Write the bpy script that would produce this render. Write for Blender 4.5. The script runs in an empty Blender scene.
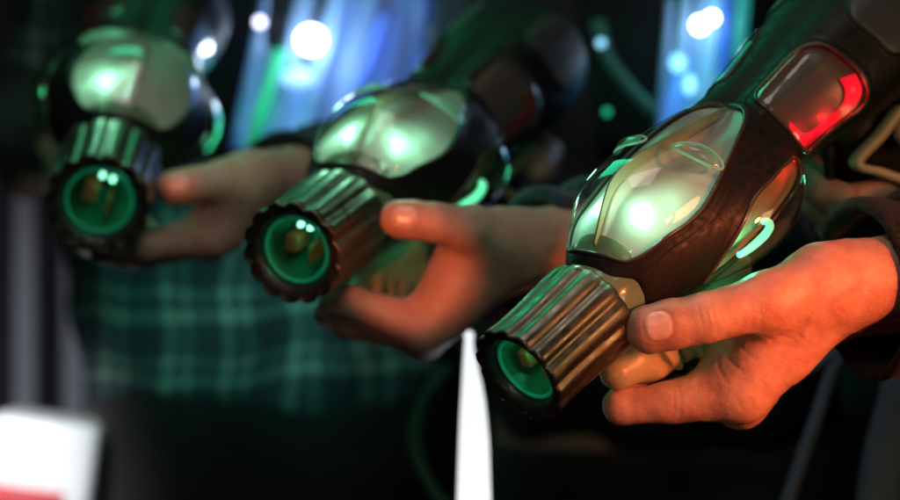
import bpy, bmesh, math, random
import numpy as np
from mathutils import Vector, Matrix, noise
random.seed(7)
scene = bpy.context.scene
COL = scene.collection
PI = math.pi

# ------------------------------------------------------------------ camera
CAMZ = 1.0
cam_d = bpy.data.cameras.new('camera')
cam_d.lens = 85.0; cam_d.sensor_width = 36.0
cam_d.clip_start = 0.05; cam_d.clip_end = 100
cam_d.dof.use_dof = True; cam_d.dof.focus_distance = 1.09; cam_d.dof.aperture_fstop = 4.2
cam_d.dof.aperture_blades = 0
cam = bpy.data.objects.new('camera', cam_d); COL.objects.link(cam)
cam.location = (0, 0, CAMZ); cam.rotation_euler = (math.radians(90), 0, 0)
scene.camera = cam
FPX = 900 * 85.0 / 36.0
def at(px, py, Y):
    """layout helper: photograph pixel and distance -> point of the place"""
    return Vector(((px - 450) / FPX * Y, Y, CAMZ - (py - 250) / FPX * Y))
def to_px(p):
    return ((p[0] / p[1]) * FPX + 450, 250 - (p[2] - CAMZ) / p[1] * FPX, p[1])

# ------------------------------------------------------------------ materials
def new_mat(name):
    m = bpy.data.materials.new(name); m.use_nodes = True
    nt = m.node_tree
    return m, nt, nt.nodes['Principled BSDF']
def principled(name, col, rough=0.5, metal=0.0, noise_scale=None, bump=0.0, var=0.0, coord='Object', spec=None, bump_dist=0.001, rvar=0.0):
    m, nt, b = new_mat(name)
    b.inputs['Base Color'].default_value = (*col, 1); b.inputs['Roughness'].default_value = rough
    b.inputs['Metallic'].default_value = metal
    if spec is not None: b.inputs['Specular IOR Level'].default_value = spec
    if noise_scale:
        tc = nt.nodes.new('ShaderNodeTexCoord'); n = nt.nodes.new('ShaderNodeTexNoise')
        n.inputs['Scale'].default_value = noise_scale; n.inputs['Detail'].default_value = 5
        nt.links.new(tc.outputs[coord], n.inputs['Vector'])
        if bump:
            bp = nt.nodes.new('ShaderNodeBump'); bp.inputs['Strength'].default_value = bump; bp.inputs['Distance'].default_value = bump_dist
            nt.links.new(n.outputs['Fac'], bp.inputs['Height']); nt.links.new(bp.outputs['Normal'], b.inputs['Normal'])
        if var:
            n2 = nt.nodes.new('ShaderNodeTexNoise'); n2.inputs['Scale'].default_value = noise_scale * 0.13; n2.inputs['Detail'].default_value = 6
            nt.links.new(tc.outputs[coord], n2.inputs['Vector'])
            mx = nt.nodes.new('ShaderNodeMix'); mx.data_type = 'RGBA'
            mx.inputs['A'].default_value = (*[c * (1 - var) for c in col], 1); mx.inputs['B'].default_value = (*[min(1, c * (1 + var)) for c in col], 1)
            nt.links.new(n2.outputs['Fac'], mx.inputs['Factor']); nt.links.new(mx.outputs['Result'], b.inputs['Base Color'])
        if rvar:
            n3 = nt.nodes.new('ShaderNodeTexNoise'); n3.inputs['Scale'].default_value = noise_scale * 0.3; n3.inputs['Detail'].default_value = 6
            nt.links.new(tc.outputs[coord], n3.inputs['Vector'])
            mr = nt.nodes.new('ShaderNodeMapRange'); mr.inputs['From Min'].default_value = .3; mr.inputs['From Max'].default_value = .7
            mr.inputs['To Min'].default_value = rough - rvar; mr.inputs['To Max'].default_value = rough + rvar
            nt.links.new(n3.outputs['Fac'], mr.inputs['Value']); nt.links.new(mr.outputs['Result'], b.inputs['Roughness'])
    return m
def emission(name, col, strength):
    m, nt, b = new_mat(name)
    b.inputs['Base Color'].default_value = (*col, 1)
    b.inputs['Emission Color'].default_value = (*col, 1); b.inputs['Emission Strength'].default_value = strength
    return m
def clear_plastic(name, tint=(0.97, 1, 0.97), rough=0.06, glossy=1.0, ior=1.5):
    """thin moulded clear shell: see-through straight on, reflective at grazing angles"""
    m = bpy.data.materials.new(name); m.use_nodes = True
    nt = m.node_tree; nt.nodes.clear()
    out = nt.nodes.new('ShaderNodeOutputMaterial'); mix = nt.nodes.new('ShaderNodeMixShader')
    tr = nt.nodes.new('ShaderNodeBsdfTransparent'); gl = nt.nodes.new('ShaderNodeBsdfGlossy'); lw = nt.nodes.new('ShaderNodeLayerWeight'); pw = nt.nodes.new('ShaderNodeMath'); fr = nt.nodes.new('ShaderNodeMath')
    tr.inputs['Color'].default_value = (*tint, 1); gl.inputs['Roughness'].default_value = rough
    gl.inputs['Color'].default_value = (glossy, glossy, glossy, 1); lw.inputs['Blend'].default_value = .5; pw.operation = 'POWER'; pw.inputs[1].default_value = 4.0
    fr.operation = 'MULTIPLY_ADD'; fr.inputs[1].default_value = .9; fr.inputs[2].default_value = .05; fr.use_clamp = True
    nt.links.new(lw.outputs['Facing'], pw.inputs[0]); nt.links.new(pw.outputs[0], fr.inputs[0])
    tc = nt.nodes.new('ShaderNodeTexCoord'); n = nt.nodes.new('ShaderNodeTexNoise'); n.inputs['Scale'].default_value = 45; n.inputs['Detail'].default_value = 3
    bp = nt.nodes.new('ShaderNodeBump'); bp.inputs['Strength'].default_value = .25; bp.inputs['Distance'].default_value = .002
    nt.links.new(tc.outputs['Object'], n.inputs['Vector']); nt.links.new(n.outputs['Fac'], bp.inputs['Height'])
    nt.links.new(bp.outputs['Normal'], gl.inputs['Normal']); nt.links.new(bp.outputs['Normal'], lw.inputs['Normal'])
    nt.links.new(fr.outputs[0], mix.inputs[0]); nt.links.new(tr.outputs[0], mix.inputs[1]); nt.links.new(gl.outputs[0], mix.inputs[2])
    nt.links.new(mix.outputs[0], out.inputs['Surface'])
    return m

M = {}
M['rubber'] = principled('black_rubber', (0.009, 0.009, 0.009), 0.52, spec=.22, noise_scale=900, bump=0.35, bump_dist=.0004, rvar=.15, var=.4)
M['bronze'] = principled('dark_bronze', (0.15, 0.135, 0.10), 0.40, metal=0.9, noise_scale=420, bump=0.22, bump_dist=.0003, rvar=.14, var=.45)
M['rim'] = principled('dark_rim', (0.03, 0.03, 0.03), 0.35, noise_scale=600, bump=0.15, bump_dist=.0004, rvar=.1)
M['clear'] = clear_plastic('clear_plastic')
M['clear_dark'] = clear_plastic('smoky_clear_plastic', tint=(.8, .78, .74))
M['lens'] = clear_plastic('lens_glass', tint=(.7, 1, .85), rough=.02)
M['cream'] = principled('satin_cream', (0.46, 0.47, 0.40), 0.3, noise_scale=160, bump=.1, bump_dist=.0006, var=.12)
M['grey_panel'] = principled('grey_reflector', (0.12, 0.095, 0.085), 0.35, noise_scale=120, bump=.2, bump_dist=.001, var=.3)
M['olive_panel'] = principled('olive_reflector', (0.30, 0.29, 0.19), 0.35, noise_scale=120, bump=.2, bump_dist=.001, var=.25)
M['tan'] = principled('tan_plastic', (0.34, 0.32, 0.19), 0.38, noise_scale=300, bump=.15, bump_dist=.0005, var=.15)
M['slate'] = principled('slate_plastic', (0.035, 0.038, 0.042), 0.5, noise_scale=700, bump=.2, bump_dist=.0004)
M['bezel'] = principled('bezel_plastic', (0.06, 0.045, 0.03), 0.22)
M['green_emitter'] = emission('green_emitter', (0.22, 0.9, 0.55), 1.0)
M['glint_glow'] = emission('glint_glow', (0.45, 1.0, 0.75), 2.5)
M['green_ring'] = emission('green_ring', (0.02, 0.5, 0.26), 0.10)
M['green_tube'] = principled('green_tube', (0.03, 0.22, 0.14), 0.22, noise_scale=200, bump=.5, bump_dist=.002, var=.5)
M['orange_block'] = emission('orange_block', (0.30, 0.09, 0.03), 0.10)
M['red_emitter'] = emission('red_emitter', (1.0, 0.015, 0.03), 1.1)
def red_glow():
    m, nt, b = new_mat('red_glow_strip'); tc = nt.nodes.new('ShaderNodeTexCoord')
    n = nt.nodes.new('ShaderNodeTexNoise'); n.inputs['Scale'].default_value = 48; n.inputs['Detail'].default_value = 1
    r = nt.nodes.new('ShaderNodeMapRange'); r.inputs['From Min'].default_value = .38; r.inputs['From Max'].default_value = .66; r.inputs['To Min'].default_value = .12; r.inputs['To Max'].default_value = .85
    nt.links.new(tc.outputs['Object'], n.inputs['Vector']); nt.links.new(n.outputs['Fac'], r.inputs['Value']); nt.links.new(r.outputs['Result'], b.inputs['Emission Strength'])
    b.inputs['Base Color'].default_value = (.25, .01, .01, 1); b.inputs['Roughness'].default_value = .2; b.inputs['Emission Color'].default_value = (1, .012, .03, 1)
    return m
M['red_emitter'] = red_glow()  # patchy emission imitates the red lamp's uneven glow
M['red_off'] = principled('unlit_red_strip', (.20, .03, .03), .2)
M['collar'] = principled('frosted_collar', (0.16, 0.26, 0.15), 0.12, noise_scale=60, bump=.3, bump_dist=.002)

# ------------------------------------------------------------------ mesh helpers
def mesh_obj(name, verts, faces, mat, parent=None, smooth=True):
    me = bpy.data.meshes.new(name)
    me.from_pydata([tuple(map(float, v)) for v in verts], [], [tuple(map(int, f)) for f in faces]); me.update()
    bm = bmesh.new(); bm.from_mesh(me); bmesh.ops.recalc_face_normals(bm, faces=bm.faces); bm.to_mesh(me); bm.free()
    if smooth:
        for p in me.polygons: p.use_smooth = True
    if mat: me.materials.append(mat)
    o = bpy.data.objects.new(name, me); COL.objects.link(o)
    if parent: o.parent = parent
    return o
def tag(o, label=None, cat=None, group=None, kind=None):
    if label: o['label'] = label
    if cat: o['category'] = cat
    if group: o['group'] = group
    if kind: o['kind'] = kind
    return o
def empty(name, loc=(0, 0, 0)):
    e = bpy.data.objects.new(name, None); e.location = loc; e.empty_display_size = .05; COL.objects.link(e); return e
def grid_faces(n, m, wrap_m=True, off=0):
    f = []
    for i in range(n - 1):
        for j in range(m if wrap_m else m - 1):
            j2 = (j + 1) % m
            f.append((off + i * m + j, off + i * m + j2, off + (i + 1) * m + j2, off + (i + 1) * m + j))
    return f
def catmull(pts, n, closed=True):
    P = np.array(pts, float); k = len(P); out = []
    segs = k if closed else k - 1
    for i in range(n):
        t = i / n * segs if closed else i / (n - 1) * segs
        a = min(int(t), segs - 1); u = t - a
        g = (lambda q: P[q % k]) if closed else (lambda q: P[min(max(q, 0), k - 1)])
        p0, p1, p2, p3 = g(a - 1), g(a), g(a + 1), g(a + 2)
        out.append(.5 * (2 * p1 + (p2 - p0) * u + (2 * p0 - 5 * p1 + 4 * p2 - p3) * u * u + (3 * p1 - p0 - 3 * p2 + p3) * u ** 3))
    return np.array(out)
def tube(path, r, nseg=10, closed=False):
    """verts, faces of a round bar along a path; r a number or list"""
    P = [Vector(p) for p in path]; n = len(P); V = []; F = []
    up = None
    for i in range(n):
        a = P[(i - 1) % n] if (closed or i > 0) else P[i]; b = P[(i + 1) % n] if (closed or i < n - 1) else P[i]
        t = (b - a).normalized()
        if up is None:
            up = t.orthogonal().normalized()
        up = (up - t * up.dot(t)).normalized(); s = t.cross(up)
        rr = r[i] if hasattr(r, '__len__') else r
        for j in range(nseg):
            an = 2 * PI * j / nseg
            V.append(P[i] + (up * math.cos(an) + s * math.sin(an)) * rr)
    F = grid_faces(n, nseg)
    if closed:
        for j in range(nseg):
            j2 = (j + 1) % nseg
            F.append(((n - 1) * nseg + j, (n - 1) * nseg + j2, j2, j))
    else:
        F.append(tuple(range(nseg))[::-1]); F.append(tuple((n - 1) * nseg + j for j in range(nseg)))
    return V, F
def join_vf(parts):
    V = []; F = []
    for v, f in parts:
        o = len(V); V += list(v); F += [tuple(i + o for i in q) for q in f]
    return V, F
def rbox(cx, cy, cz, sx, sy, sz, bev=.003, seg=3):
    bm = bmesh.new(); bmesh.ops.create_cube(bm, size=1)
    for v in bm.verts: v.co = Vector((v.co.x * sx, v.co.y * sy, v.co.z * sz))
    bmesh.ops.bevel(bm, geom=list(bm.edges), offset=bev, segments=seg, affect='EDGES', profile=.5)
    V = [v.co + Vector((cx, cy, cz)) for v in bm.verts]; bm.verts.index_update()
    F = [tuple(v.index for v in f.verts) for f in bm.faces]; bm.free()
    return V, F

# ------------------------------------------------------------------ implicit surfaces (for hands, bodies, grips)
def smin(a, b, k):
    h = np.maximum(k - np.abs(a - b), 0) / k
    return np.minimum(a, b) - h * h * k * .25
def smax(a, b, k): return -smin(-a, -b, k)
def cone(P, a, b, ra, rb):
    a = np.array(a, np.float32); b = np.array(b, np.float32); ba = b - a
    L2 = float(ba @ ba) + 1e-12
    t = np.clip(((P - a) @ ba) / L2, 0, 1)
    q = P - a - t[:, None] * ba
    return np.sqrt((q * q).sum(1)) - (ra + (rb - ra) * t)
def ellipsoid(P, c, R, ax=None):
    q = P - np.array(c, np.float32)
    if ax is not None: q = q @ np.array(ax, np.float32).T
    R = np.array(R, np.float32)
    k0 = np.sqrt(((q / R) ** 2).sum(1)); k1 = np.sqrt(((q / (R * R)) ** 2).sum(1)) + 1e-9
    return k0 * (k0 - 1) / k1
def surface(fn, lo, hi, h, project=2):
    """surface nets on a sparse grid -> verts, faces"""
    lo = np.array(lo, np.float64); hi = np.array(hi, np.float64); B = 4
    nb = np.ceil((hi - lo) / (h * B)).astype(int) + 1
    n = nb * B
    ci = np.stack(np.meshgrid(*[np.arange(k) for k in nb], indexing='ij'), -1).reshape(-1, 3)
    cc = (lo + (ci * B + (B - 1) / 2) * h).astype(np.float32)
    d = fn(cc)
    act = np.abs(d) < h * B * 1.6
    G = np.repeat(np.repeat(np.repeat(d.reshape(nb), B, 0), B, 1), B, 2).astype(np.float32)
    A = ci[act]
    loc = np.stack(np.meshgrid(*[np.arange(B)] * 3, indexing='ij'), -1).reshape(-1, 3)
    idx = (A[:, None, :] * B + loc[None]).reshape(-1, 3)
    for s in range(0, len(idx), 400000):
        q = idx[s:s + 400000]
        G[q[:, 0], q[:, 1], q[:, 2]] = fn((lo + q * h).astype(np.float32))
    S = G < 0
    cs = [(i, j, k) for i in (0, 1) for j in (0, 1) for k in (0, 1)]
    cnt = sum(S[i:n[0] - 1 + i, j:n[1] - 1 + j, k:n[2] - 1 + k].astype(np.int8) for i, j, k in cs)
    cell = np.argwhere((cnt > 0) & (cnt < 8))
    vid = -np.ones(cnt.shape, np.int64); vid[cell[:, 0], cell[:, 1], cell[:, 2]] = np.arange(len(cell))
    acc = np.zeros((len(cell), 3)); num = np.zeros(len(cell))
    for a in cs:
        for ax in range(3):
            if a[ax]: continue
            b = list(a); b[ax] = 1
            va = G[cell[:, 0] + a[0], cell[:, 1] + a[1], cell[:, 2] + a[2]]; vb = G[cell[:, 0] + b[0], cell[:, 1] + b[1], cell[:, 2] + b[2]]
            m = (va < 0) != (vb < 0)
            t = np.where(m, va / np.where(m, va - vb, 1), 0)
            p = np.array(a, float)[None].repeat(len(cell), 0); p[:, ax] += t
            acc[m] += p[m]; num[m] += 1
    V = lo + (cell + acc / np.maximum(num, 1)[:, None]) * h
    F = []
    for ax in range(3):
        o1, o2 = [(1, 2), (2, 0), (0, 1)][ax]
        sl0 = [slice(1, None)] * 3; sl1 = [slice(1, None)] * 3
        sl0[ax] = slice(0, n[ax] - 1); sl1[ax] = slice(1, n[ax])
        ch = np.argwhere(S[tuple(sl0)] != S[tuple(sl1)])
        off = np.ones(3, int); off[ax] = 0
        e = ch + off
        ok = (e[:, o1] < n[o1] - 1) & (e[:, o2] < n[o2] - 1); e = e[ok]
        def vv(d1, d2):
            q = e.copy(); q[:, o1] -= d1; q[:, o2] -= d2
            return vid[q[:, 0], q[:, 1], q[:, 2]]
        qd = np.stack([vv(0, 0), vv(1, 0), vv(1, 1), vv(0, 1)], 1)
        flip = ~S[e[:, 0], e[:, 1], e[:, 2]]
        qd[flip] = qd[flip][:, ::-1]
        F.append(qd[(qd >= 0).all(1)])
    F = np.concatenate(F)
    for _ in range(project):
        eps = h * .3; P = V.astype(np.float32)
        d0 = fn(P); g = np.stack([fn(P + np.eye(3, dtype=np.float32)[i] * eps) - d0 for i in range(3)], 1) / eps
        gl = (g * g).sum(1) + 1e-6
        step = np.clip(d0 / gl, -h * .7, h * .7)
        V = V - g * step[:, None]
    return V, F
# ------------------------------------------------------------------ the toy gun: muzzle at the origin, +Y back, +Z top, +X its left flank
S_K   = [.066, .074, .082, .092, .105, .120, .136, .150, .165, .180, .195, .208, .222, .240, .265, .290, .315, .345, .375, .400, .418]
R_TOP = [23, 24.5, 27, 31, 36, 37, 35, 32, 29, 26, 23.5, 22, 21, 22, 25, 28, 31, 33, 32, 27, 12]
R_MID = [24, 26, 29, 32, 35, 37, 38, 38, 37, 35.5, 34, 32, 31, 31, 33, 36, 39, 41, 40, 33, 13]
R_SID = [24, 26, 30, 34, 38, 42, 47, 51, 53, 53, 50, 44, 38, 36, 38, 43, 47, 49, 46, 38, 14]
R_BOT = [24, 25, 28, 31, 34, 36, 38, 39, 39, 38, 37, 36, 35, 35, 37, 41, 44, 46, 44, 36, 14]
TH_K = [0, 58, 108, 180]
def lift(s):
    """how far the body's middle line rises above the barrel's"""
    t = np.clip((s - .060) / .045, 0, 1)
    return .011 * t * t * (3 - 2 * t) + .04 * np.maximum(s - .066, 0)
def squash(s): return np.where(s > .066, .066 + (s - .066) * .90, s)
def hermite(xk, yk, x):
    xk = np.array(xk, float); yk = np.array(yk, float); x = np.clip(x, xk[0], xk[-1])
    m = np.gradient(yk, xk)
    i = np.clip(np.searchsorted(xk, x) - 1, 0, len(xk) - 2); h = xk[i + 1] - xk[i]; t = (x - xk[i]) / h
    return (2*t**3-3*t**2+1)*yk[i] + (t**3-2*t**2+t)*h*m[i] + (-2*t**3+3*t**2)*yk[i+1] + (t**3-t**2)*h*m[i+1]
def body_r(s, th):
    """radius (m) of the gun body at distance s (m) and angle th (degrees from the top)"""
    s = np.asarray(s, float); a = np.abs((np.asarray(th, float) + 180) % 360 - 180)
    rs = [hermite(S_K, R, s) for R in (R_TOP, R_MID, R_SID, R_BOT)]
    out = np.zeros(np.broadcast(s, a).shape)
    for k in range(3):
        t = np.clip((a - TH_K[k]) / (TH_K[k + 1] - TH_K[k]), 0, 1); w = t * t * (3 - 2 * t)
        sel = (a >= TH_K[k]) & (a <= TH_K[k + 1])
        out = np.where(sel, rs[k] * (1 - w) + rs[k + 1] * w, out)
    return out * 1e-3
def gp(s, th, r):
    t = np.radians(th)
    s = np.broadcast_to(s, r.shape)
    return np.stack([r * np.sin(t), squash(s), r * np.cos(t) + lift(s)], -1)

class Patch:
    """a closed outline on the gun's skin, (mm along the gun, degrees round it)"""
    def __init__(self, pts, mirror=False, deep=.010):
        c = catmull(pts, 128)
        if mirror: c = c * np.array([1, -1])
        self.B = c; self.C = c.mean(0); self.deep = deep
        self.k = np.array([1.0, .6])                       # degrees -> about mm
        d = (c - self.C) * self.k
        self.ang = np.arctan2(d[:, 1], d[:, 0]); self.rad = np.hypot(d[:, 0], d[:, 1])
        o = np.argsort(self.ang); self.ang = self.ang[o]; self.rad = self.rad[o]
    def rho(self, s_mm, th):
        dx = (s_mm - self.C[0]) * self.k[0]; dy = (((th - self.C[1]) + 180) % 360 - 180) * self.k[1]
        return np.hypot(dx, dy) / np.interp(np.arctan2(dy, dx), self.ang, self.rad, period=2 * PI)
    def pts(self, rho):
        q = self.C + (self.B - self.C) * rho
        return q[:, 0] * 1e-3, q[:, 1]
    def sheet(self, off_fn, rings=16, rmax=1.0):
        V = []; n = len(self.B)
        for i in range(1, rings + 1):
            rho = rmax * i / rings
            s, th = self.pts(rho); V.append(gp(s, th, body_r(s, th) + off_fn(rho)))
        V = np.concatenate(V)
        s0, t0 = self.C[0] * 1e-3, self.C[1]
        V = np.concatenate([V, gp(np.array([s0]), np.array([t0]), body_r(np.array([s0]), np.array([t0])) + off_fn(0))])
        F = grid_faces(rings, n); c = len(V) - 1
        F += [(c, j, (j + 1) % n) for j in range(n)]
        return V, F
    def bead(self, rho, off, r, nseg=8):
        s, th = self.pts(rho)
        return tube(gp(s, th, body_r(s, th) + off), r, nseg, closed=True)

TOPH = [(74, 25), (77, 46), (86, 59), (100, 66), (117, 69), (132, 68), (148, 63), (166, 56), (185, 49), (201, 41), (211, 27)]
TOP = [(73, 0)] + TOPH + [(215, 0)] + [(a, -b) for a, b in TOPH[::-1]]
SIDE_W = 5
SIDE = [(117, 122), (124, 106), (138, 95), (157, 86), (178, 85), (197, 87), (208, 92), (213, 106), (209, 124), (198, 136), (172, 142), (145, 142), (126, 136)]
REAR = [(234, 28), (231, 45), (232, 68), (234, 88), (240, 100), (252, 104), (275, 104), (292, 103), (300, 94), (301, 74), (297, 50), (292, 30), (282, 20), (262, 17), (243, 18)]
PANEL = [(306, 45), (308, 66), (312, 86), (322, 92), (345, 92), (370, 88), (378, 76), (378, 54), (372, 34), (350, 28), (322, 30)]

def make_gun():
    g = empty('laser_gun')
    tops = [Patch(TOP, False, .011)]; sides = [Patch([(a, b + 6 - SIDE_W * min(1, max(0, (118 - b) / 30))) for a, b in SIDE], m, .012) for m in (False, True)]
    rears = [Patch([(a - 13, b + 7) for a, b in REAR], False, .009), Patch([(a, b + 20) for a, b in REAR], True, .009)]; panels = [Patch(PANEL, m, -.0016) for m in (False, True)]
    # --- body frame: one lofted skin with hollowed windows
    ns, nt = 330, 300
    s = np.linspace(.066, .418, ns); th = np.linspace(0, 360, nt, endpoint=False)
    Sg, Tg = np.meshgrid(s, th, indexing='ij')
    r = body_r(Sg, Tg)
    for P in tops + sides + rears + panels:
        rho = P.rho(Sg * 1e3, Tg)
        t = np.clip((1.0 - rho) / .05, 0, 1); r -= P.deep * t * t * (3 - 2 * t)
        if P.deep > 0:
            r += .0004 * np.exp(-((rho - 1.04) / .03) ** 2)               # raised lip
            r -= .0004 * np.exp(-((rho - 1.16) / .02) ** 2)               # moulded groove
    # wavy front edge
    ta = np.abs((Tg + 180) % 360 - 180); fs = np.clip((ta - 30) / 45, 0, 1); fs = fs * fs * (3 - 2 * fs)
    front = squash(.0655 + .0105 * fs - .003 * np.clip((ta - 90) / 60, 0, 1))
    Yg = np.maximum(squash(Sg), front)
    t = np.clip((front + .004 - Sg) / .006, 0, 1); r -= .0022 * t * t
    V = gp(Sg.ravel(), Tg.ravel(), r.ravel()); V[:, 1] = Yg.ravel()
    F = grid_faces(ns, nt)
    # close front with an inner tube, and the tail
    V = list(V); nV = len(V)
    ring = [(V[j][0] * .8, V[j][1] + .003, V[j][2] * .8) for j in range(nt)]
    V += ring; F += [(nV + j, nV + (j + 1) % nt, (j + 1) % nt, j) for j in range(nt)]
    F.append(tuple((ns - 1) * nt + j for j in range(nt)))
    mesh_obj('frame', V, F, M['rubber'], g)
    # --- fluted barrel shroud
    NA = 320; an = np.linspace(0, 2 * PI, NA, endpoint=False); N = 14
    lobe = .5 + .5 * np.cos(an * N) + .12 * np.cos(an * 2 * N + PI)
    prof = [(.0009, 24.6, 2.6), (.0002, 25.6, 2.6), (.0006, 26.4, 2.5), (.002, 26.8, 2.4), (.006, 26.5, 2.2), (.012, 26.2, 2.1), (.02, 26.2, 2.1), (.03, 26.5, 2.1), (.04, 27.0, 2.1), (.047, 27.4, 2.1), (.054, 27.7, 2.0), (.058, 27.6, 1.8), (.061, 26.8, 1.6), (.0625, 25.0, 1.2), (.0625, 20, 0)]
    V = []
    for y, R, A in prof:
        rr = (R + .8 * A * (lobe - .4)) * 1e-3
        V += list(np.stack([rr * np.sin(an), np.full(NA, y), rr * np.cos(an)], -1))
    mesh_obj('barrel', V, grid_faces(len(prof), NA), M['bronze'], g)
    prof = [(.0010, 24.4, 2.6), (.0014, 22.5, 1.6), (.0022, 20.6, .3), (.0040, 19.6, 0), (.0075, 18.6, 0), (.012, 18.0, 0)]
    V = []
    for y, R, A in prof:
        rr = (R + .8 * A * (lobe - .4)) * 1e-3
        V += list(np.stack([rr * np.sin(an), np.full(NA, y), rr * np.cos(an)], -1))
    rim = mesh_obj('muzzle_rim', V, grid_faces(len(prof), NA), M['rim'], g)
    # lens: glowing ring, glass disc, tube behind with its electronics
    ringp = [(.0172 * math.sin(a), .0068, .0172 * math.cos(a)) for a in np.linspace(0, 2 * PI, 64, endpoint=False)]
    lens = empty('lens'); lens.parent = g
    v, f = tube(ringp, .0010, 10, True); mesh_obj('lens_ring', v, f, M['green_ring'], lens)
    V = [(0, .0052, 0)]; na = 64
    rs_ = [(.006, .0054), (.011, .0059), (.0165, .0072)]
    for rr, y in rs_: V += [(rr * math.sin(a), y, rr * math.cos(a)) for a in np.linspace(0, 2 * PI, na, endpoint=False)]
    F = [(0, 1 + j, 1 + (j + 1) % na) for j in range(na)] + [(q[0] + 1, q[1] + 1, q[2] + 1, q[3] + 1) for q in grid_faces(3, na)]
    mesh_obj('lens_glass', V, F, M['lens'], lens)
    V = []; pr = [(.0085, .0180), (.013, .0168), (.020, .0140), (.027, .0125), (.034, .0105), (.038, .003)]
    for y, rr in pr: V += [(rr * math.sin(a), y, rr * math.cos(a)) for a in np.linspace(0, 2 * PI, na, endpoint=False)]
    mesh_obj('lens_tube', V, grid_faces(len(pr), na), M['green_tube'], lens)
    v, f = join_vf([rbox(-.0055, .019, .0005, .007, .014, .009, .0008), rbox(.005, .020, -.004, .0015, .014, .010, .0005)])
    mesh_obj('emitter_block', v, f, M['orange_block'], lens)
    v, f = join_vf([rbox(.0036, .015, .0105, .003, .004, .003, .001), rbox(-.002, .015, .0110, .003, .004, .003, .001)])
    mesh_obj('lens_glint', v, f, M['glint_glow'], lens)  # glowing boxes imitate bright spots reflected in the lens
    # --- clear collar between barrel and frame
    prof = [(.0605, 23.0), (.064, 24.6), (.068, 25.6), (.072, 26.2), (.076, 27.2), (.079, 27.6), (.082, 26)]
    na = 120; V = []
    for y, R in prof:
        for a in np.linspace(0, 360, na, endpoint=False):
            rr = min(R * 1e-3, float(body_r(np.array(max(y, .066)), np.array(a))) - .0008)
            V.append((rr * math.sin(math.radians(a)), y, rr * math.cos(math.radians(a)) + float(lift(np.array(y)))))
    mesh_obj('collar', V, grid_faces(len(prof), na), M['collar'], g)
    # --- one clear dome over the top with cream reflectors behind, split by a seam
    P = tops[0]
    w = empty('dome_window'); w.parent = g
    def refl(q):
        th = P.C[1] + (P.B[:, 1] - P.C[1]) * q if q else np.zeros(1)
        return -.0078 + .0062 * np.maximum(q ** 5, np.exp(-(th / 3.6) ** 2))
    v, f = P.sheet(refl, rings=40); mesh_obj('reflector', v, f, M['cream'], w)
    v, f = P.sheet(lambda q: .0003 + .0048 * math.sqrt(max(0, 1 - q ** 2.5)), rings=24); mesh_obj('window_shell', v, f, M['clear'], w)
    v, f = P.bead(1.0, .0002, .0011); mesh_obj('bezel', v, f, M['bezel'], w)
    sy = np.linspace(.078, .213, 60); V = []
    top = gp(sy, np.zeros(60), body_r(sy, np.zeros(60)) + .0050 - .0045 * np.abs((sy - .1455) / .0675) ** 4)
    bot = gp(sy, np.zeros(60), body_r(sy, np.zeros(60)) - .0020)
    for x in (-.0005, .0005):
        for rowv in (bot, top): V += [p + np.array([x, 0, 0]) for p in rowv]
    F = []
    for k2 in range(59):
        for q0, q1 in ((0, 1), (1, 3), (3, 2), (2, 0)): F.append((q0 * 60 + k2, q1 * 60 + k2, q1 * 60 + k2 + 1, q0 * 60 + k2 + 1))
    mesh_obj('seam', V, F, M['seam'], w, smooth=False)
    for k in (0, 1):
        sg = -1 if k else 1
        # oval moulded lens across the shell
        O = Patch([(152 + 6.2 * math.cos(q) + 1.5 * math.sin(q), (36 + 21 * math.sin(q)) * sg) for q in np.linspace(0, 2 * PI, 24, endpoint=False)])
        v, f = O.sheet(lambda q: .0044 + .0030 * (1 - q ** 2.2), rings=10); mesh_obj('oval_lens', v, f, M['clear'], w)
        v, f = O.bead(1.0, .0046, .0008); mesh_obj('oval_lens_edge', v, f, M['oval_edge'], w)
        v, f = O.bead(.72, .0052, .0004); mesh_obj('oval_lens_edge', v, f, M['oval_edge'], w)
    # --- side windows with a glowing hook inside
    for k, P in enumerate(sides):
        sg = -1 if k else 1
        w = empty('side_window'); w.parent = g
        v, f = P.sheet(lambda q: -.0100 + .0085 * q ** 5, rings=24); mesh_obj('reflector', v, f, M['olive_panel'], w)
        v, f = P.sheet(lambda q: .0004 + .0050 * math.sqrt(max(0, 1 - q ** 2.2))); mesh_obj('window_shell', v, f, M['clear_dark'], w)
        v, f = P.bead(1.0, .0003, .0012); mesh_obj('bezel', v, f, M['bezel'], w)
        path = []
        for q in np.linspace(0, 1, 20):
            a = math.radians(-60 + 190 * q)
            ss = .154 + .013 * math.cos(a); tt = (115 + 12.5 * math.sin(a)) * sg
            path.append(gp(np.array([ss]), np.array([tt]), body_r(np.array([ss]), np.array([tt])) - .0035)[0])
        v, f = tube(path, [.0016 + .0008 * math.sin(PI * min(1, q * 1.0)) for q in np.linspace(.12, .95, 20)], 10)
        mesh_obj('light_hook', v, f, M['green_emitter'], w)
    # --- rear windows, red lamp inside
    for k, P in enumerate(rears):
        sg = -1 if k else 1
        w = empty('rear_window'); w.parent = g
        v, f = P.sheet(lambda q: -.0072 + .0060 * q ** 5, rings=24); mesh_obj('reflector', v, f, M['grey_panel'], w)
        v, f = P.sheet(lambda q: .0004 + .0026 * math.sqrt(max(0, 1 - q ** 4))); mesh_obj('window_shell', v, f, M['clear'], w)
        v, f = P.bead(1.0, .0003, .0013); mesh_obj('bezel', v, f, M['bezel'], w)
        # glowing strip imitating the lamp's red light along the window's outer corner
        pc = catmull([(223.0, 78), (223.5, 92), (227, 102), (240, 108.5), (262, 109.5), (276, 106.5), (284, 97), (286, 82)], 48, False)
        V = []; cs, ct = P.C[0], abs(P.C[1])
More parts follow.
